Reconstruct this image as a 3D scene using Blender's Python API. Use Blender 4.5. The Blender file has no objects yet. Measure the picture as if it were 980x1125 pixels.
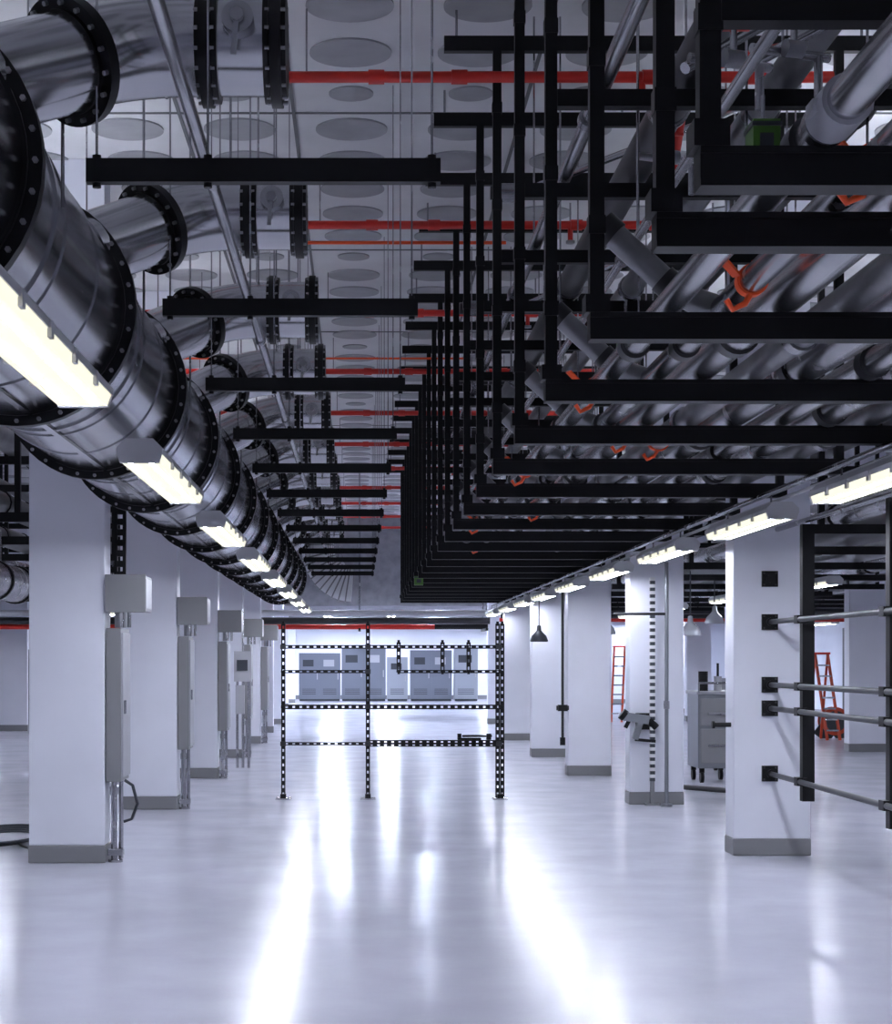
import bpy, math, random
from mathutils import Vector, Matrix
random.seed(4)
S=bpy.context.scene
E=1.5   # eye height
# ------------------------------------------------------------------ materials
def mat(name,col,rough=.5,metal=0.,noise=0.,nscale=4.,emit=None,estr=0.,bump=0.,rn=0.,stretch=None,spec=.5):
    m=bpy.data.materials.new(name); m.use_nodes=True
    nt=m.node_tree; b=nt.nodes['Principled BSDF']
    b.inputs['Base Color'].default_value=(*col,1); b.inputs['Roughness'].default_value=rough
    b.inputs['Metallic'].default_value=metal; b.inputs['Specular IOR Level'].default_value=spec
    if emit:
        b.inputs['Emission Color'].default_value=(*emit,1); b.inputs['Emission Strength'].default_value=estr
    if noise or bump or rn:
        tc=nt.nodes.new('ShaderNodeTexCoord'); mp=nt.nodes.new('ShaderNodeMapping')
        if stretch: mp.inputs['Scale'].default_value=stretch
        n=nt.nodes.new('ShaderNodeTexNoise'); n.inputs['Scale'].default_value=nscale; n.inputs['Detail'].default_value=5
        nt.links.new(tc.outputs['Object'],mp.inputs[0]); nt.links.new(mp.outputs[0],n.inputs['Vector'])
        if noise:
            r=nt.nodes.new('ShaderNodeValToRGB')
            r.color_ramp.elements[0].position=.3; r.color_ramp.elements[1].position=.7
            r.color_ramp.elements[0].color=(*[max(0,c*(1-noise)) for c in col],1)
            r.color_ramp.elements[1].color=(*[min(1,c*(1+noise)) for c in col],1)
            nt.links.new(n.outputs['Fac'],r.inputs[0]); nt.links.new(r.outputs[0],b.inputs['Base Color'])
        if rn:
            q=nt.nodes.new('ShaderNodeMapRange'); q.inputs['To Min'].default_value=max(0,rough-rn); q.inputs['To Max'].default_value=rough+rn
            nt.links.new(n.outputs['Fac'],q.inputs['Value']); nt.links.new(q.outputs[0],b.inputs['Roughness'])
        if bump:
            u=nt.nodes.new('ShaderNodeBump'); u.inputs['Strength'].default_value=bump; u.inputs['Distance'].default_value=.02
            nt.links.new(n.outputs['Fac'],u.inputs['Height']); nt.links.new(u.outputs[0],b.inputs['Normal'])
    return m
M={}
M['white']=mat('column_paint',(.77,.78,.86),.45,noise=.03,nscale=2)
M['wall']=mat('wall_paint',(.82,.83,.90),.6,noise=.04,nscale=1)
M['base']=mat('grey_base_paint',(.19,.19,.20),.5)
M['black']=mat('black_strut',(.006,.006,.007),.5,0,spec=.22)
M['ceil']=mat('concrete_ceiling',(.68,.68,.70),.8,noise=.10,nscale=1.3)
M['disc']=mat('ceiling_disc_grey',(.35,.35,.37),.8,noise=.12,nscale=4)
M['seam']=mat('joint_dark',(.14,.14,.15),.8)
M['duct']=mat('galvanised_duct',(.52,.52,.54),.18,1.,noise=.10,nscale=3,rn=.05,bump=.03,stretch=(1,.35,1))
M['flange']=mat('flange_black',(.006,.006,.007),.45,0,spec=.25)
M['bolt']=mat('bolt_steel',(.34,.34,.36),.4,1.)
M['steel']=mat('grey_steel_pipe',(.38,.38,.40),.26,1.,noise=.15,nscale=6,rn=.06)
M['stain']=mat('stainless_pipe',(.58,.58,.60),.24,1.,noise=.12,nscale=5,rn=.06)
M['insul']=mat('insulated_pipe',(.20,.20,.21),.32,.7,noise=.25,nscale=5)
M['dkpipe']=mat('dark_pipe',(.022,.022,.025),.4,.2,noise=.2)
M['red']=mat('red_sprinkler_paint',(.60,.022,.012),.4)
M['orange']=mat('orange_strap',(.90,.09,.01),.5)
M['ladder']=mat('ladder_orange_fibreglass',(.50,.055,.015),.5)
M['green']=mat('green_tag',(.05,.15,.012),.5)
M['box']=mat('grey_enclosure',(.24,.24,.25),.4,.3)
M['boxlt']=mat('light_enclosure',(.38,.38,.41),.4,.2)
M['house']=mat('fixture_housing',(.60,.60,.62),.4)
M['lens']=mat('fixture_lens',(.1,.1,.08),.5,emit=(1,.97,.78),estr=1.03,spec=.1)
M['tube']=mat('fixture_tube',(.8,.8,.8),.4,emit=(.80,.85,1.),estr=172)
M['fillstrip']=mat('ceiling_fill_strip',(.8,.8,.8),.4,emit=(.82,.87,1.),estr=105)  # glow of the added ceiling fill strips
M['tubefar']=mat('fixture_tube_cool',(.8,.8,.8),.4,emit=(.72,.80,1.),estr=720)
M['cab']=mat('cabinet_blue_grey',(.15,.165,.20),.4,.2)
M['cabg']=mat('cabinet_grey',(.30,.32,.36),.4,.2)
M['cabd']=mat('cabinet_dark',(.04,.045,.055),.4,.3)
M['glass']=mat('lamp_glass',(.5,.52,.56),.15,.2)
M['tank']=mat('cart_steel',(.22,.23,.25),.35,.7)
M['soff']=mat('bulkhead_grey',(.24,.24,.26),.7,noise=.2)
M['tape']=mat('white_tape',(.8,.8,.82),.5)

def floor_mat():
    m=bpy.data.materials.new('polished_epoxy_floor'); m.use_nodes=True
    nt=m.node_tree; N=nt.nodes; L=nt.links; b=N['Principled BSDF']
    tc=N.new('ShaderNodeTexCoord')
    n1=N.new('ShaderNodeTexNoise'); n1.inputs['Scale'].default_value=1.6; n1.inputs['Detail'].default_value=5; n1.inputs['Roughness'].default_value=.55
    L.new(tc.outputs['Object'],n1.inputs['Vector'])
    r=N.new('ShaderNodeValToRGB'); r.color_ramp.elements[0].position=.25; r.color_ramp.elements[1].position=.75
    r.color_ramp.elements[0].color=(.47,.468,.545,1); r.color_ramp.elements[1].color=(.53,.53,.61,1)
    L.new(n1.outputs['Fac'],r.inputs[0]); L.new(r.outputs[0],b.inputs['Base Color'])
    q=N.new('ShaderNodeMapRange'); q.inputs['From Min'].default_value=.2; q.inputs['From Max'].default_value=.8
    q.inputs['To Min'].default_value=.17; q.inputs['To Max'].default_value=.23
    L.new(n1.outputs['Fac'],q.inputs['Value']); L.new(q.outputs[0],b.inputs['Roughness'])
    b.inputs['IOR'].default_value=1.45; b.inputs['Specular IOR Level'].default_value=.36
    return m
M['floor']=floor_mat()

# ------------------------------------------------------------------ mesh builder
class B:
    def __init__(s,name):
        s.name=name; s.v=[]; s.f=[]; s.m=[]; s.sm=[]; s.mats=[]
    def mi(s,k):
        if k not in s.mats: s.mats.append(k)
        return s.mats.index(k)
    def add(s,vs,fs,k,smooth=False):
        o=len(s.v); i=s.mi(k); s.v+= [tuple(v) for v in vs]
        for f in fs:
            s.f.append([o+a for a in f]); s.m.append(i); s.sm.append(smooth)
    def box(s,x0,x1,y0,y1,z0,z1,k):
        vs=[(x,y,z) for z in(z0,z1) for y in(y0,y1) for x in(x0,x1)]
        s.add(vs,[(0,2,3,1),(4,5,7,6),(0,1,5,4),(2,6,7,3),(0,4,6,2),(1,3,7,5)],k)
    def bar(s,a,b,w,h,k,up=(0,0,1)):
        a=Vector(a); b=Vector(b); d=(b-a).normalized(); up=Vector(up)
        if abs(d.dot(up))>.98: up=Vector((0,1,0))
        r=d.cross(up).normalized(); u=r.cross(d)
        vs=[p+r*(i*w/2)+u*(j*h/2) for p in(a,b) for i,j in((-1,-1),(1,-1),(1,1),(-1,1))]
        s.add(vs,[(0,1,2,3),(7,6,5,4),(0,4,5,1),(1,5,6,2),(2,6,7,3),(3,7,4,0)],k)
    def cyl(s,a,b,r,k,n=12,r2=None,caps=True):
        a=Vector(a); b=Vector(b); d=(b-a).normalized(); r2=r if r2 is None else r2
        t=Vector((0,0,1)) if abs(d.z)<.9 else Vector((1,0,0))
        x=d.cross(t).normalized(); y=x.cross(d)
        vs=[]
        for p,rr in((a,r),(b,r2)):
            for i in range(n):
                q=2*math.pi*i/n; vs.append(p+x*math.cos(q)*rr+y*math.sin(q)*rr)
        s.add(vs,[(i,(i+1)%n,n+(i+1)%n,n+i) for i in range(n)],k,True)
        if caps: s.add(vs,[tuple(range(n))[::-1],tuple(range(n,2*n))],k)
    def path(s,pts,r,k,n=12,caps=True):
        pts=[Vector(p) for p in pts]; rings=[]; ref=None
        for i,p in enumerate(pts):
            d=(pts[min(i+1,len(pts)-1)]-pts[max(i-1,0)]).normalized()
            if ref is None:
                t=Vector((0,0,1)) if abs(d.z)<.9 else Vector((1,0,0)); x=d.cross(t).normalized()
            else: x=(ref-d*ref.dot(d)).normalized()
            ref=x; y=x.cross(d); rr=r[i] if isinstance(r,(list,tuple)) else r
            rings+=[p+x*math.cos(2*math.pi*j/n)*rr+y*math.sin(2*math.pi*j/n)*rr for j in range(n)]
        fs=[]
        for i in range(len(pts)-1):
            for j in range(n): fs.append((i*n+j,i*n+(j+1)%n,(i+1)*n+(j+1)%n,(i+1)*n+j))
        s.add(rings,fs,k,True)
        if caps: s.add(rings,[tuple(range(n))[::-1],tuple(range(len(rings)-n,len(rings)))],k)
    def flange(s,c,ax,ri,ro,th,nb=24,k='flange',bk='bolt',br=.012):
        c=Vector(c); ax=Vector(ax).normalized()
        s.cyl(c-ax*th/2,c+ax*th/2,ro,k,48)
        s.cyl(c-ax*th*.9,c+ax*th*.9,ri*1.03,k,40)
        t=Vector((0,0,1)) if abs(ax.z)<.9 else Vector((1,0,0))
        x=ax.cross(t).normalized(); y=x.cross(ax); rm=(ri*1.03+ro)/2
        for i in range(nb):
            q=2*math.pi*i/nb; p=c+x*math.cos(q)*rm+y*math.sin(q)*rm
            s.cyl(p-ax*(th/2+.014),p+ax*(th/2+.014),br,bk,6)
    def rev(s,c,prof,k,n=20):
        vs=[];m=len(prof)
        for r,z in prof:
            for j in range(n): vs.append((c[0]+r*math.cos(2*math.pi*j/n),c[1]+r*math.sin(2*math.pi*j/n),c[2]+z))
        s.add(vs,[(i*n+j,i*n+(j+1)%n,(i+1)*n+(j+1)%n,(i+1)*n+j) for i in range(m-1) for j in range(n)],k,True)
    def perf(s,a,b,w,k='black',step=.075,nrm=(0,1,0)):
        a=Vector(a); b=Vector(b); d=(b-a); L=d.length; d=d/L; side=d.cross(Vector(nrm)).normalized()
        for q in(-1,1):
            o=side*q*w*.36; s.bar(a+o,b+o,w*.28,.04,k,up=nrm)
        n=max(1,int(L/step))
        for i in range(n+1):
            p=a+d*(L*i/n); e=min(step*.32,.03)
            s.bar(p-d*e,p+d*e,w*.6,.035,k,up=nrm)
    def done(s,parent=None,bevel=0):
        me=bpy.data.meshes.new(s.name); me.from_pydata(s.v,[],s.f); 
        for k in s.mats: me.materials.append(M[k])
        me.polygons.foreach_set('material_index',s.m); me.polygons.foreach_set('use_smooth',s.sm)
        me.update()
        o=bpy.data.objects.new(s.name,me); S.collection.objects.link(o)
        if bevel:
            md=o.modifiers.new('bevel','BEVEL'); md.width=bevel; md.segments=2; md.limit_method='ANGLE'
        if parent: o.parent=parent
        return o
# ------------------------------------------------------------------ room
XL,XR,YB,YF,ZC=-11,14,-5,68,5.2
ZR=ZC-.013
b=B('floor'); b.box(XL,XR,YB,YF,-.1,0,'floor'); b.done()
b=B('ceiling'); b.box(XL,XR,YB,YF,ZC,ZC+.2,'ceil')
P=.78
for i in range(-9,13):
    for j in range(0,70):
        x=-.055+i*P; y=2.22+j*P
        if i not in(-1,0,1,2,3) and random.random()<.25: continue
        r=.145 if (j%6==0) else .25
        if y>46: break
        b.cyl((x,y,ZC-.012),(x,y,ZC+.01),r,'disc',32)
for x in(-2.8,-1.22,-.445,1.1,2.7,4.2): b.box(x-.012,x+.012,YB,46,ZC-.008,ZC+.01,'seam')
for y in range(4,46,4): b.box(XL,XR,y-.01,y+.01,ZC-.008,ZC+.01,'seam')
b.done()
for n,a in(('wall_left',(XL-.1,XL,YB,YF)),('wall_right',(XR,XR+.1,YB,YF)),('wall_back',(XL,XR,YB-.1,YB)),('wall_far',(XL,XR,YF,YF+.1))):
    b=B(n); b.box(*a,0,ZC,'wall'); b.done()
b=B('wall_bulkhead'); b.box(XL,XR,46,YF,2.9,ZC-.0,'soff'); b.done()
b=B('baseboard_far'); b.box(XL,XR,YF-.03,YF,0,.15,'base'); b.done()
# ------------------------------------------------------------------ columns
def column(x0,x1,y,dep=.3,top=ZC):
    b=B('square_column'); b.box(x0,x1,y,y+dep,.13,top,'white')
    b.box(x0-.006,x1+.006,y-.006,y+dep+.006,0,.13,'base'); return b.done(bevel=.008)
LC=[(-2.44,-1.88,13.1),(-2.40,-1.83,17.8),(-2.36,-1.80,22.5),(-2.35,-1.79,27.2),(-2.34,-1.78,31.9),(-2.34,-1.78,36.6),(-2.34,-1.78,41.3)]
RC=[(2.866,3.455,13.6),(2.80,3.36,18.4),(2.70,3.26,23.0),(2.66,3.18,27.4),(2.70,3.22,33.1),(3.0,3.52,41.5)]
for c in LC+RC: column(*c)
for y in(13.4,18.2,23,27.8,32.6,37.4,42.2):
    column(-7.6,-7.0,y); column(8.0,8.6,y+1.2)
for x in(-2.75,5.2,8.8,-7.3):
    for y in(50,56,62): column(x,x+.5,y,top=2.9)
# ------------------------------------------------------------------ light fixtures
def light(x,yc,z=E+.85,L=2.03,w=.19,top=None,tube='tube'):
    b=B('linear_light_fixture'); y0,y1=yc-L/2,yc+L/2; h=w/2
    def prism(pr,k,ya,yb):
        n=len(pr); vs=[(x+p[0],ya,z+p[1]) for p in pr]+[(x+p[0],yb,z+p[1]) for p in pr]
        b.add(vs,[tuple(range(n)),tuple(range(n,2*n))[::-1]]+[(i,n+i,n+(i+1)%n,(i+1)%n) for i in range(n)],k)
    prism([(-h,.035),(-h*.86,0),(h*.86,0),(h,.035)],'lens',y0+.03,y1-.03)
    prism([(-h*1.04,.035),(h*1.04,.035),(h*1.04,.06),(h*.62,.10),(-h*.62,.10),(-h*1.04,.06)],'house',y0,y1)
    for a,c in((y0,y0+.03),(y1-.03,y1)): prism([(-h*1.02,.037),(-h*.88,-.004),(h*.88,-.004),(h*1.02,.037)],'house',a,c)
    for q in(-.24,.24):
        b.box(x+q*w-.009,x+q*w+.009,y0+.07,y1-.07,z-.0015,z+.002,tube)
    for k in range(1,5):
        yy=y0+L*k/5
        for q in(-1,1): b.box(x+q*h*1.05-.006,x+q*h*1.05+.006,yy-.02,yy+.02,z+.01,z+.055,'house')
    for yy in(y0+.3,y1-.3):
        b.cyl((x,yy,z+.09),(x,yy,top or z+.12),.006,'steel',6)
    return b.done()
for k in range(-1,8): light(-.945 if k else -.925,4.945+3.68*k,top=E+1.0)
for y in(2.5,5.6,8.7,11.6,14.7,18,21.3,24.4,27.3,30.3,33.5): light(2.54,y,L=1.9,top=E+1.02)
for k in range(9): light(-4.7,2+5.2*k); light(5.35,2.2+4.7*k)
for k in range(9): light(-8.8,6+4.6*k); light(11.2,6+4.6*k)  # outer rows added to brighten the side bays and walls
for x in(-8,-4.6,-.9,.9,4.7,9.5):
    for y in(49.5,55,60.5,65.5): light(x,y,z=2.72,w=.3,top=2.9,tube='tubefar')
for x in(-.4,1.6):
    for y in(37,42): light(x,y,z=3.4,top=ZR,tube='tubefar')
# added fill: hidden upward strips to brighten the slab, one row each side
def fill_uplight(x,yc,z=3.95,L=2.0):
    b=B('ceiling_fill_light'); y0,y1=yc-L/2,yc+L/2
    b.box(x-.06,x+.06,y0,y1,z-.05,z,'house'); 
    for q in(-.06,.05): b.box(x+q,x+q+.01,y0,y1,z,z+.025,'house')
    b.box(x-.02,x+.02,y0+.05,y1-.05,z+.0,z+.012,'fillstrip')
    for yy in(y0+.2,y1-.2): b.cyl((x+.055,yy,z+.02),(x+.055,yy,ZR),.004,'steel',6)
    b.done()
for k in range(10):
    fill_uplight(-2.62,3+4.3*k); fill_uplight(3.62,3+4.3*k)
b=B('lighting_conduit'); b.cyl((2.54,1,E+1.03),(2.54,34,E+1.03),.018,'steel'); b.cyl((2.62,1,E+1.0),(2.62,34,E+1.0),.012,'tape'); b.done()
# ------------------------------------------------------------------ main duct
DX,DZ=-1.36,E+1.4
b=B('exhaust_main_duct')
b.cyl((DX,1.0,DZ),(DX,30,DZ),.42,'duct',64)
y=2.93
while y<30.1:
    b.flange((DX,y,DZ),(0,1,0),.42,.472,.05,32,br=.009)
    for q in(.69,1.38):
        b.cyl((DX,y+q-.012,DZ),(DX,y+q+.012,DZ),.425,'duct',64)
    b.cyl((DX-.44,y+.5,DZ),(DX-.44,y+.5,ZR),.006,'steel',6); b.cyl((DX+.44,y+.5,DZ),(DX+.44,y+.5,ZR),.006,'steel',6)
    b.cyl((DX,y+.48,DZ),(DX,y+.52,DZ),.428,'duct',64)
    y+=2.07
b.cyl((DX,30,DZ),(DX,30.05,DZ),.47,'flange',40)
b.bar((DX+.05,1.2,DZ-.423),(DX+.05,30,DZ-.423),.03,.012,'duct')
b.done()
# ------------------------------------------------------------------ branch ducts
def arc_pts(p0,p1,p2,r,n=8):
    p0,p1,p2=map(Vector,(p0,p1,p2)); a=(p0-p1).normalized()*r; c=(p2-p1).normalized()*r
    out=[p0]
    for i in range(n+1):
        t=i/n; out.append((p1+a)*(1-t)**2+p1*2*t*(1-t)+(p1+c)*t*t)
    return out+[p2]
d=5.5; RB=.15
while d<28:
    b=B('branch_duct'); zb=E+1.9
    p0=(-1.30,d-.62,E+1.52); p1=(-.72,d,zb); p2=(-.25,d,zb)
    pts=arc_pts(p0,p1,p2,.22)
    b.path(pts,RB,'duct',32)
    ax=(Vector(p1)-Vector(p0)).normalized(); c=Vector(p1)-ax*.24
    b.flange(c,ax,RB,RB+.042,.035,16,br=.008)
    c2=Vector(p0)+ax*.30; b.cyl(c2-ax*.02,c2+ax*.02,RB+.012,'duct',32)
    for x in(-.47,-.255): b.flange((x,d,zb),(1,0,0),RB,RB+.034,.034,18,br=.006)
    for x in(-.44,-.285): b.cyl((x-.008,d,zb),(x+.008,d,zb),RB+.022,'flange',32)
    for x in(-.60,-.64): b.cyl((x-.004,d,zb),(x+.004,d,zb),RB+.006,'duct',32)
    b.cyl((-.235,d,zb),(-.23,d,zb),RB*.9,'duct',32)
    b.cyl((-.365,d-RB-.0,zb+.02),(-.365,d-RB-.06,zb+.02),.048,'steel',20)
    b.cyl((-.365,d-RB-.06,zb+.02),(-.365,d-RB-.085,zb+.02),.02,'bolt',12)
    b.bar((-.365,d-RB-.075,zb+.02),(-.375,d-RB-.075,zb-.10),.016,.01,'steel')
    b.cyl((-.55,d,zb+RB),(-.55,d,ZR),.006,'steel',6)
    b.done(); d+=2.07
b=B('ribbed_elbow_duct'); pts=[(-.75,31.8,E+2.6)]
for i in range(13):
    a=math.pi/2*i/12; pts.append((-.75+.62*(1-math.cos(a)),31.8,E+2.05-.72*math.sin(a)))
b.path(pts,.29,'tape',28)
for i in range(1,13):
    v=(Vector(pts[i+1])-Vector(pts[i-1])).normalized(); c=Vector(pts[i]); b.cyl(c-v*.012,c+v*.012,.315,'box',28)
b.cyl((-.75,31.8,E+2.6),(-.75,31.8,ZR),.02,'steel'); b.done()
b=B('longitudinal_conduit'); b.cyl((-.503,1,E+1.63),(-.503,31,E+1.63),.021,'stain',14)
for y in range(3,31,3): b.cyl((-.503,y,E+1.63),(-.503,y+.07,E+1.63),.027,'steel',14)
b.done()
# ------------------------------------------------------------------ left trapezes
d=5.27
while d<31:
    b=B('trapeze_hanger')
    z=E+1.45
    b.box(-.81,.24,d-.02,d+.02,z-.035,z+.035,'black')
    for x in(-.78,-.45,.215):
        b.cyl((x,d,z-.05),(x,d,ZR),.004,'steel',6)
        b.cyl((x,d,z+.035),(x,d,z+.048),.014,'flange',6); b.cyl((x,d,z-.048),(x,d,z-.035),.014,'flange',6)
    b.done(); d+=2.04
# ------------------------------------------------------------------ right trapeze racks
RD=[3.97,4.55,5.85,7.24,8.66]+[8.66+1.415*i for i in range(1,18)]
T=.088; HB=E+1.05
for n,d in enumerate(RD):
    b=B('pipe_rack_frame'); b.box(.755,2.76,d-.04,d+.04,HB,HB+T,'black')
    b.box(.755,2.76,d-.044,d-.040,HB+T*.82,HB+T,'black'); b.box(.755,2.76,d-.044,d-.040,HB,HB+T*.18,'black')
    for x in(.78,2.72): b.box(x-.024,x+.024,d-.025,d+.025,HB+T,E+3.45,'black')
    for z in(HB+.35,HB+.9,HB+1.5,HB+2.05):
        b.box(.752,.808,d-.028,d+.028,z,z+.06,'flange')
    b.box(.74,.82,d-.046,d+.05,HB+T,HB+T+.06,'black')
    b.box(.48,2.95,d-.025,d+.025,E+3.45,E+3.45+.085,'black')
    for x in(.55,1.7,2.85): b.cyl((x,d,E+3.5),(x,d,ZR),.008,'steel',6)
    if n>2 or n==0:
        b.box(.804,2.70,d-.03,d+.03,E+(2.25 if n else 1.42),E+(2.32 if n else 1.50),'black')
    b.done()
LP=[(1.03,.045,'stain'),(1.22,.042,'steel'),(1.40,.07,'stain'),(1.62,.055,'insul'),(1.83,.08,'steel'),(2.06,.055,'stain'),(2.27,.07,'steel'),(2.50,.065,'insul')]
for x,r,k in LP:
    b=B('process_pipe'); z=HB+T+r; b.cyl((x,2.5,z),(x,33.5,z),r,k,24)
    y=3.4+random.random()
    while y<33: b.cyl((x,y,z),(x,y+.09,z),r+.012,'steel' if k=='insul' else 'dkpipe',20); y+=2.2+random.random()
    b.done()
for x,r,z,k in[(1.0,.035,E+2.36,'stain'),(1.35,.08,E+2.41,'dkpipe'),(1.75,.07,E+2.4,'insul'),(2.15,.09,E+2.42,'dkpipe'),(2.5,.06,E+2.39,'steel'),
               (1.15,.02,E+1.75,'stain'),(1.6,.03,E+1.8,'dkpipe'),(2.1,.025,E+1.85,'stain'),(2.45,.05,E+1.8,'dkpipe')]:
    b=B('overhead_pipe'); b.cyl((x,2.5,z),(x,33.5,z),r,k,16)
    for i in range(8): y=4+i*3.7; b.cyl((x,y,z),(x,y+.08,z),r+.012,'steel',16)
    for i in range(8): y=RD[min(3+i*2,20)]+.1; b.cyl((x,y,z),(x,y,ZR),.006,'steel',6)
    b.done()
d=6.0
while d<30:
    b=B('pipe_branch_elbow'); z0=HB+T+.05
    pts=arc_pts((1.22,d,z0),(1.10,d,z0+.03),(.83,d+.02,E+1.47),.1); b.path(pts,.044,'insul',18)
    v=Vector(pts[-1])-Vector(pts[-2]); v.normalize(); c=Vector(pts[-1]); b.cyl(c-v*.05,c+v*.012,.052,'dkpipe',18)
    c=Vector(pts[-3]); b.cyl(c-v*.02,c+v*.03,.051,'dkpipe',18)
    b.done(); d+=1.42*1.05
for d,r,k,z in[(11.4,.045,'dkpipe',E+3.0),(14.9,.05,'dkpipe',E+2.95),(18.4,.05,'dkpipe',E+2.9),(22,.06,'dkpipe',E+2.8)]:
    b=B('cross_main_pipe'); b.cyl((.84,d,z),(2.65,d,z),r,k,16)
    for x in(.9,2.5): b.cyl((x,d,z),(x+.1,d,z),r+.015,'steel',16)
    b.done()
# red sprinkler laterals
for i in range(11):
    d=10.05+3.42*i; z=E+3.3
    b=B('red_sprinkler_pipe'); clash=any(c[2]-.1<d<c[2]+.4 for c in LC)
    b.cyl((-1.7 if clash else -5.5,d,z),(2.68,d,z),.032,'red',14)
    for x in(-1.1,.05,.52,1.6,2.2):
        b.cyl((x,d,z),(x+.09,d,z),.041,'red',14)
    b.cyl((1.6,d,z-.12),(1.6,d,z),.02,'red',10); b.cyl((1.6,d,z-.14),(1.6,d,z-.12),.035,'bolt',10)
    for x in(-1.5,-.3,1.9): b.cyl((x,d,z),(x,d,ZR),.006,'steel',6)
    b.done()
b=B('orange_conduit'); b.cyl((-5,14.55,E+3.42),(1.2,14.55,E+3.42),.014,'orange',10); b.cyl((-5,19.9,E+3.38),(1.2,19.9,E+3.38),.012,'orange',10); b.done()
b=B('red_riser_pipe'); b.path(arc_pts((2.3,9.2,E+3.2),(1.7,9.2,E+3.05),(1.6,9.2,E+2.4),.15),.028,'red',14); b.done()
# orange straps with loose tails
for x,y,z,r in[(1.22,4.22,HB+.13,.05),(1.22,5.5,HB+.13,.05),(1.03,7.75,HB+.133,.053),(1.40,9.25,HB+.158,.078),(1.62,9.6,HB+.143,.063),(1.03,11,HB+.133,.053),(1.4,13.8,HB+.158,.078),(1.03,15.2,HB+.133,.053),(1.22,18,HB+.13,.05)]:
    b=B('orange_strap'); b.cyl((x,y,z),(x,y+.045,z),r,'orange',20)
    b.path([(x-.01,y,z-r),(x-.03,y-.02,z-r-.03),(x-.07,y-.03,z-r-.05),(x-.09,y-.03,z-r-.02)],.010,'orange',6)
    b.bar((x-r,y,z+.01),(x-r-.07,y-.04,z+.07),.035,.008,'orange'); b.bar((x,y,z+r),(x+.09,y-.05,z+r+.03),.04,.006,'orange'); b.done()
for x,y,z,w in[(1.136,5.0,E+1.39,.038),(.80,24,HB-.04,.06),(1.05,7.0,HB+.17,.03)]:
    b=B('green_pipe_tag'); b.box(x-w,x+w,y-.05,y+.05,z,z+.12,'green'); b.box(x-w*1.1,x+w*1.1,y-.055,y+.055,z+.10,z+.112,'cabd')
    b.cyl((x,y,z+.12),(x,y,z+.2),.006,'steel',8); b.box(x-w*.5,x+w*.5,y-.053,y-.05,z+.03,z+.08,'cabd'); b.done()
b=B('grooved_pipe_coupling'); b.cyl((1.03,3.74,HB+.133),(1.03,3.88,HB+.133),.056,'boxlt',20); b.cyl((1.03,3.9,HB+.133),(1.03,3.94,HB+.133),.052,'steel',20)
b.box(.965,1.095,3.78,3.84,HB+.12,HB+.146,'boxlt'); b.done()
for x,y,z in[(1.18,5.6,E+1.9),(1.42,5.8,E+2.0),(1.3,7.4,E+2.1)]:
    b=B('threaded_valve'); b.cyl((x-.14,y,z),(x+.14,y+.1,z),.016,'steel'); b.cyl((x-.03,y,z),(x+.03,y+.02,z),.03,'bolt',8)
    b.cyl((x,y,z),(x,y,z+.09),.012,'steel'); b.bar((x-.05,y,z+.09),(x+.05,y,z+.09),.015,.01,'red'); b.cyl((x+.1,y+.08,z),(x+.1,y+.08,z-.14),.015,'steel'); b.done()
b=B('diagonal_conduit')
for a,c in[((1.1,6,E+2.0),(3.0,7.5,E+3.4)),((1.3,6,E+2.0),(3.3,7.5,E+3.4)),((.9,9,E+2.4),(2.6,10.5,E+3.4)),((1.0,13,E+2.5),(2.6,14,E+3.4))]: b.cyl(a,c,.02,'stain',10)
b.done()
# ------------------------------------------------------------------ side bays
def bay(x0,x1,seed,zb):
    random.seed(seed)
    y=9.
    while y<44:
        b=B('side_bay_rack'); z=E+zb
        b.box(x0,x1,y-.03,y+.03,z,z+.08,'black'); b.box(x0,x1,y-.03,y+.03,z+.8,z+.88,'black')
        for x in(x0+.1,(x0+x1)/2,x1-.1): b.box(x-.025,x+.025,y-.025,y+.025,z+.08,ZR,'black')
        b.done(); y+=2.9
    for i in range(9):
        x=x0+.3+(x1-x0-.6)*i/8; t=i%2; r=random.uniform(.05,.13); z=E+zb+.08+r+(.8 if t else 0)
        b=B('side_bay_pipe'); b.cyl((x,7,z),(x,45,z),r,random.choice(['dkpipe','insul','steel','dkpipe']),14)
        for q in range(7,45,4): b.cyl((x,q,z),(x,q+.1,z),r+.015,'flange',14)
        b.done()
bay(-6.6,-2.75,11,1.15); bay(3.75,7.8,12,1.05)
bay(9.0,13.5,14,1.2); bay(-10.8,-7.9,15,1.2)
b=B('short_steel_duct'); b.cyl((-3.3,14,E+.72),(-3.3,17,E+.72),.17,'steel',28)
for q in range(14,18): b.cyl((-3.3,q,E+.72),(-3.3,q+.05,E+.72),.185,'flange',28)
b.cyl((-3.3,14.3,E+.9),(-3.3,14.3,E+1.2),.01,'steel'); b.cyl((-3.3,16.3,E+.9),(-3.3,16.3,E+1.2),.01,'steel'); b.done()
for x,y,z0,z1 in[(-1.82,13.5,2.15,2.95),(-3.35,12.6,2.6,4.6)]:
    b=B('slotted_hanger_strut'); b.perf((x,y,z0),(x,y,z1),.09); b.done()
b=B('far_cross_pipe_rack')
for z,r,k,y in((E+.92,.06,'tape',34.9),(E+.78,.07,'dkpipe',35.4),(E+.66,.05,'red',35.5),(E+.70,.08,'black',36)): b.cyl((-9,y,z),(2.6 if k!='red' else 1.5,y,z),r,k,12)
for x in(-8,-5,-2.5,0,2.5):
    b.cyl((x,34.9,E+.9),(x,34.9,ZR),.015,'steel'); b.bar((x,34.8,E+.60),(x,36.2,E+.60),.05,.05,'black'); b.cyl((x,36,E+.6),(x,36,ZR),.015,'steel')
b.done()
b=B('far_cross_pipe_rack')
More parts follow.
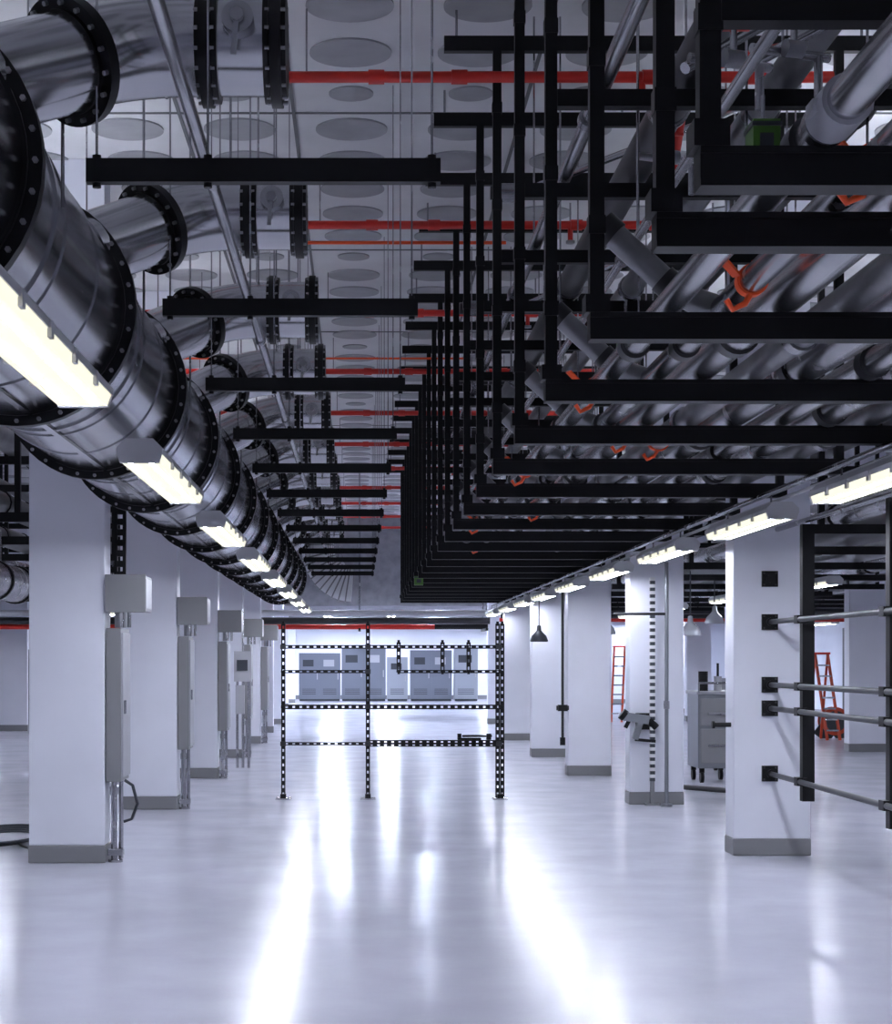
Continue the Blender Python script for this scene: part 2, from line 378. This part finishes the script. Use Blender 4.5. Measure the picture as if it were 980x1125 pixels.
for z,r,k,y in((E+1.1,.07,'dkpipe',40),(E+1.0,.06,'dkpipe',40.3),(E+.92,.05,'red',40.6)): b.cyl((3.2,y,z),(13,y,z),r,k,12)
for x in(4,7,10): b.bar((x,39.8,E+.85),(x,40.8,E+.85),.05,.05,'black'); b.cyl((x,40.1,E+.85),(x,40.1,ZR),.015,'steel')
b.done()
# ------------------------------------------------------------------ column mounted electrical gear
def gear(xs,y,s=1.):
    b=B('disconnect_switch_box'); x=xs
    b.box(x,x+.29*s,y-.02,y+.40,1.86,2.12,'box'); b.box(x-.004,x+.298*s,y-.03,y-.02,1.85,2.13,'box')
    b.box(x+.29*s,x+.297*s,y+.02,y+.36,1.88,2.10,'boxlt')
    b.box(x+.05,x+.13,y+.1,y+.2,1.74,1.86,'boxlt')
    b.cyl((x+.11,y+.02,1.74),(x+.11,y+.02,1.86),.022,'steel'); b.cyl((x+.17,y+.02,1.74),(x+.17,y+.02,1.86),.015,'steel'); b.done(bevel=.004)
    b=B('electrical_panel'); b.box(x,x+.11,y,y+.46,.60,1.735,'box'); b.box(x+.11,x+.125,y+.02,y+.44,.63,1.70,'boxlt')
    b.box(x+.125,x+.14,y+.05,y+.09,1.10,1.2,'steel')
    b.cyl((x+.05,y+.08,.02),(x+.05,y+.08,.60),.024,'steel'); b.cyl((x+.09,y+.16,.02),(x+.09,y+.16,.60),.018,'steel')
    b.cyl((x+.05,y+.08,.50),(x+.05,y+.08,.56),.034,'steel'); b.cyl((x+.06,y+.08,.0),(x+.06,y+.08,.02),.055,'steel',16)
    b.box(x+.005,x+.12,y+.04,y+.12,.05,.10,'steel'); b.done(bevel=.004)
for (x0,x1,y) in LC[:5]: gear(x1+.008,y)
b=B('panel_cable'); b.path([(-1.76,13.3,.6),(-1.70,13.3,.56),(-1.67,13.35,.42),(-1.72,13.4,.3),(-1.78,13.4,.28)],.012,'cabd',8); b.done()
b=B('meter_panel'); b.box(-1.74,-1.50,24.6,24.75,1.2,1.62,'boxlt'); b.box(-1.70,-1.55,24.58,24.6,1.35,1.5,'cabd'); b.box(-1.72,-1.60,24.6,24.7,.75,1.15,'boxlt')
for x in(-1.70,-1.62,-1.54): b.cyl((x,24.68,0),(x,24.68,1.25),.018,'steel')
b.cyl((-1.62,24.68,1.6),(-1.62,24.68,2.2),.015,'steel'); b.done()
b=B('cable_coil')
for j in range(5):
    pts=[(-2.98+.26*math.cos(a*.35+j)*(1+.12*j),14.8+.62*math.sin(a*.35+j)*(1+.07*j),.012+.010*j) for a in range(19)]; b.path(pts,.010,'cabd',6)
b.path([(-2.83,14.6,.013),(-2.7,14.2,.013),(-2.55,13.9,.013)],.010,'cabd',6); b.done()
# ------------------------------------------------------------------ freestanding slotted frame
b=B('slotted_strut_frame'); Y=19.1
for x in(-.82,.09,1.485,1.535): b.perf((x,Y,.02),(x,Y,1.89),.045)
for x in(-.82,.09,1.51): b.box(x-.08,x+.08,Y-.08,Y+.08,0,.015,'steel'); b.box(x-.03,x+.03,Y-.05,Y+.05,.015,.06,'black')
b.perf((-.82,Y-.03,1.64),(1.53,Y-.03,1.64),.04)
b.perf((-.82,Y-.03,1.375),(.09,Y-.03,1.375),.035); b.perf((.42,Y-.03,1.375),(1.53,Y-.03,1.375),.035)
b.perf((-.82,Y-.03,.995),(1.53,Y-.03,.995),.05)
b.perf((-.82,Y-.03,.60),(.09,Y-.03,.60),.035); b.perf((.09,Y-.03,.62),(1.53,Y-.03,.62),.04); b.perf((.09,Y-.03,.585),(1.53,Y-.03,.585),.035)
for x in(.42,.89,1.17): b.perf((x,Y-.05,1.37),(x,Y-.05,1.69),.045)
for p in((-.82,1.64),(.09,1.64),(1.5,1.64),(.09,1.375),(.09,1.0),(-.82,.6),(.09,.6),(1.5,.6)): b.box(p[0]-.03,p[0]+.03,Y-.065,Y-.055,p[1]-.025,p[1]+.025,'dkpipe')
b.done()
b=B('clamp_tool'); b.box(1.05,1.3,Y-.12,Y+.0,.645,.665,'black'); b.box(1.05,1.09,Y-.1,Y-.02,.665,.71,'black'); b.cyl((1.1,Y-.06,.685),(1.42,Y-.06,.685),.012,'dkpipe'); b.box(1.36,1.41,Y-.1,Y-.02,.645,.71,'black'); b.done()
# ------------------------------------------------------------------ right guard rail rack on column
b=B('column_pipe_guard_rack'); X=3.14; Yc=13.6
for z in(.63,1.13,1.31,1.79): b.cyl((X,Yc,z),(X,8.8,z),.02,'dkpipe',12)
for z in(.63,1.13,1.31,1.79,2.12):
    b.box(X-.06,X+.06,Yc-.03,Yc-.0,z-.06,z+.06,'black'); b.cyl((X,Yc-.06,z),(X,Yc-.03,z),.032,'black')
    for sx in(-.045,.045):
        for sz in(-.045,.045): b.cyl((X+sx,Yc-.038,z+sz),(X+sx,Yc-.03,z+sz),.008,'dkpipe',6)
for y in(12.7,10.62):
    b.box(X+.020,X+.106,y-.04,y+.04,.49,2.47,'black')
    for z in(.63,1.13,1.31,1.79): b.box(X-.02,X+.05,y-.05,y+.05,z-.03,z+.03,'flange')
b.done()
b=B('lighting_conduit'); b.cyl((3.2,9,2.50),(3.2,13.59,2.50),.02,'steel'); b.done()
b=B('wall_stub_pipe'); b.cyl((2.866,13.7,1.0),(2.74,13.7,1.0),.018,'black'); b.cyl((2.74,13.7,1.0),(2.72,13.7,1.0),.03,'black'); b.done()
b=B('striped_safety_post')
for i in range(30):
    z=.25+i*.07; b.box(2.995,3.045,18.28,18.33,z,z+.035,'cabd'); b.box(2.995,3.045,18.28,18.33,z+.035,z+.07,'tape')
b.box(2.95,3.09,18.25,18.39,0,.02,'base'); b.box(3.0,3.04,18.285,18.325,.02,.25,'base'); b.done()
b=B('steel_standpipe'); b.cyl((3.14,18.15,0),(3.14,18.15,2.5),.02,'tank'); b.cyl((3.14,18.15,0),(3.14,18.15,.03),.06,'tank',16); b.cyl((3.14,18.15,1.0),(3.14,18.15,1.08),.03,'steel'); b.cyl((2.6,18.15,1.97),(3.14,18.15,1.97),.014,'dkpipe'); b.done()
b=B('bench_clamp_tool'); y=18.3
b.bar((2.72,y,.92),(2.98,y,.88),.09,.09,'tank'); b.cyl((2.74,y,.92),(2.70,y,.95),.06,'black',12); b.bar((2.90,y,.88),(2.84,y,.68),.06,.06,'tank'); b.bar((2.84,y,.68),(3.05,y,.66),.04,.03,'black')
b.cyl((2.98,y,.88),(3.06,y,.80),.04,'black'); b.bar((2.78,y,.88),(2.74,y,.80),.03,.04,'black'); b.box(2.86,3.0,18.33,18.395,.78,.95,'black'); b.done()
b=B('steel_standpipe'); b.cyl((2.62,22.9,.45),(2.62,22.9,2.4),.018,'dkpipe'); b.box(2.56,2.68,22.85,22.95,.84,.92,'black'); b.cyl((2.54,22.9,.88),(2.70,22.9,.88),.03,'dkpipe'); b.cyl((2.62,22.9,.40),(2.62,22.9,.5),.035,'black'); b.done()
b=B('equipment_cart'); x0,x1,y0,y1=4.12,4.58,21.6,22.3
b.box(x0,x1,y0,y1,.18,1.08,'tank'); b.box(x0+.03,x1-.03,y0-.015,y0,.24,.66,'box'); b.box(x0+.03,x1-.03,y0-.015,y0,.70,1.03,'box')
b.box(x0-.02,x1+.02,y0-.02,y1+.02,1.08,1.12,'boxlt'); b.box(x0+.12,x1-.12,y0-.03,y0-.015,.83,.86,'steel'); b.box(x0+.12,x1-.12,y0-.03,y0-.015,.44,.47,'steel')
for x in(x0+.06,x1-.06):
    for yy in(y0+.08,y1-.08): b.cyl((x-.02,yy,.07),(x+.02,yy,.07),.07,'black',16); b.box(x-.03,x+.03,yy-.03,yy+.03,.12,.18,'black')
b.cyl((x0,y0-.05,1.22),(x1,y0-.05,1.22),.015,'steel')
for x in(x0,x1): b.cyl((x,y0-.05,1.1),(x,y0-.05,1.22),.012,'steel')
b.cyl((x0+.1,y0+.2,1.12),(x0+.1,y0+.2,1.36),.06,'black'); b.cyl((x0+.28,y0+.2,1.12),(x0+.28,y0+.2,1.3),.05,'boxlt'); b.cyl((x0+.28,y0+.2,1.3),(x0+.28,y0+.2,1.46),.015,'black'); b.done(bevel=.01)
b=B('equipment_cart'); x0,x1,y0,y1=4.75,5.4,24.0,24.7
b.box(x0,x1,y0,y1,.15,.9,'cabd'); b.box(x0+.05,x1-.05,y0-.02,y0,.2,.85,'tank'); b.box(x0-.02,x1+.02,y0-.02,y1,.9,.94,'tank'); b.cyl((x0+.2,y0+.3,.94),(x0+.2,y0+.3,1.25),.08,'boxlt'); b.box(x0+.35,x0+.6,y0+.1,y0+.4,.94,1.15,'black')
for x in(x0+.08,x1-.08):
    for yy in(y0+.08,y1-.08): b.cyl((x-.02,yy,.07),(x+.02,yy,.07),.07,'black',16); b.box(x-.03,x+.03,yy-.03,yy+.03,.1,.16,'black')
b.done(bevel=.01)
b=B('floor_hose'); b.path([(3.7,20.6,.03),(4.0,20.2,.03),(4.4,19.6,.03),(4.5,18.9,.03)],.03,'dkpipe',10); b.done()
def bell(x,y,z,k='glass'):
    b=B('pendant_lamp'); b.rev((x,y,z),[(.13,0),(.135,.02),(.11,.09),(.06,.14),(.035,.17),(.03,.24),(0,.25)],k,24); b.rev((x,y,z),[(0,.10),(.04,.09),(.045,.04),(0,.0)],'lens',12)
    b.cyl((x,y,z+.24),(x,y,E+1.1),.008,'cabd',8); b.done()
bell(4.10,22.0,1.80); bell(3.3,23.8,1.84); bell(2.68,26.5,1.77,'cabd'); bell(4.9,24.5,2.0)
def ladder(x,y,h,lean,w=.42):
    b=B('red_step_ladder')
    for sx in(0,w):
        b.bar((x+sx*.9,y-.3,0.02),(x+sx*.9+lean,y,h),.05,.03,'ladder'); b.bar((x+sx*.9+lean,y,h),(x+sx*.9+lean,y+.5,0.02),.04,.03,'ladder')
    for i in range(1,8):
        t=i/8; b.bar((x+lean*t,y-.3+.3*t,h*t),(x+w*.9+lean*t,y-.3+.3*t,h*t),.07,.03,'steel')
    b.box(x+lean-.03,x+lean+w*.9+.03,y-.08,y+.08,h,h+.04,'red'); b.done()
ladder(5.98,42.5,1.8,.12,.28); ladder(8.62,33.0,1.6,-.15,.26)
b=B('hose_reel'); c=(9.08,34.0,.33)
b.cyl((c[0],c[1]-.15,c[2]),(c[0],c[1]-.12,c[2]),.27,'ladder',28); b.cyl((c[0],c[1]+.12,c[2]),(c[0],c[1]+.15,c[2]),.27,'ladder',28); b.cyl((c[0],c[1]-.12,c[2]),(c[0],c[1]+.12,c[2]),.24,'cabd',28); b.cyl((c[0],c[1]-.17,c[2]),(c[0],c[1]-.15,c[2]),.2,'cabd',24)
for q in(-.2,.2): b.bar((c[0]+q*1.3,c[1],0),(c[0],c[1],c[2]),.04,.34,'cabd')
b.done()
def cabinet(x,y,w,h,dep=.6,k='cab',name='electrical_cabinet'):
    b=B(name); b.box(x,x+w,y,y+dep,.08,h,k); b.box(x+.02,x+w-.02,y+.03,y+dep,0,.08,'cabd')
    n=max(1,round(w/.75))
    for i in range(n):
        a=x+w*i/n+.02; c=x+w*(i+1)/n-.02; b.box(a,c,y-.02,y,.12,h-.04,k)
        b.box(c-.08,c-.05,y-.05,y-.02,h*.45,h*.58,'boxlt'); b.box(a+.12,c-.2,y-.025,y-.02,h*.72,h*.86,'boxlt' if i%2 else 'cabd')
        for j in range(4): b.box(a+.1,c-.12,y-.026,y-.02,.25+.06*j,.27+.06*j,'cabd')
    b.done()
for x,w,h,k in((-2.2,1.5,1.75,'cab'),(-.65,1.6,1.95,'cab'),(1.0,.75,1.6,'cabg'),(1.85,1.5,1.85,'cab'),(3.45,.85,1.95,'cabg')): cabinet(x,64.5,w,h,k=k)
cabinet(9.85,35.6,.5,2.15,k='cabd'); cabinet(6.8,60,1.6,1.9); cabinet(-6.2,52,1.3,1.9); cabinet(-4.8,58,1.2,1.7,k='cabg')
cabinet(-6.35,34.0,.55,1.7,k='cabg'); cabinet(-8.6,41.0,1.1,2.0,k='cab')
# ------------------------------------------------------------------ world, camera
w=bpy.data.worlds.new('world'); S.world=w; w.use_nodes=True; w.node_tree.nodes['Background'].inputs[0].default_value=(.7,.75,1,1); w.node_tree.nodes['Background'].inputs[1].default_value=.3
cd=bpy.data.cameras.new('camera'); cam=bpy.data.objects.new('camera',cd); S.collection.objects.link(cam)
cam.location=(0,0,E); cam.rotation_euler=(math.pi/2,0,0)
cd.sensor_width=36; cd.lens=36*1950/1125; cd.shift_x=95/1125; cd.shift_y=162.5/1125; cd.clip_end=200
S.camera=cam
S.view_settings.view_transform='Standard'; S.view_settings.look='None'; S.view_settings.exposure=0
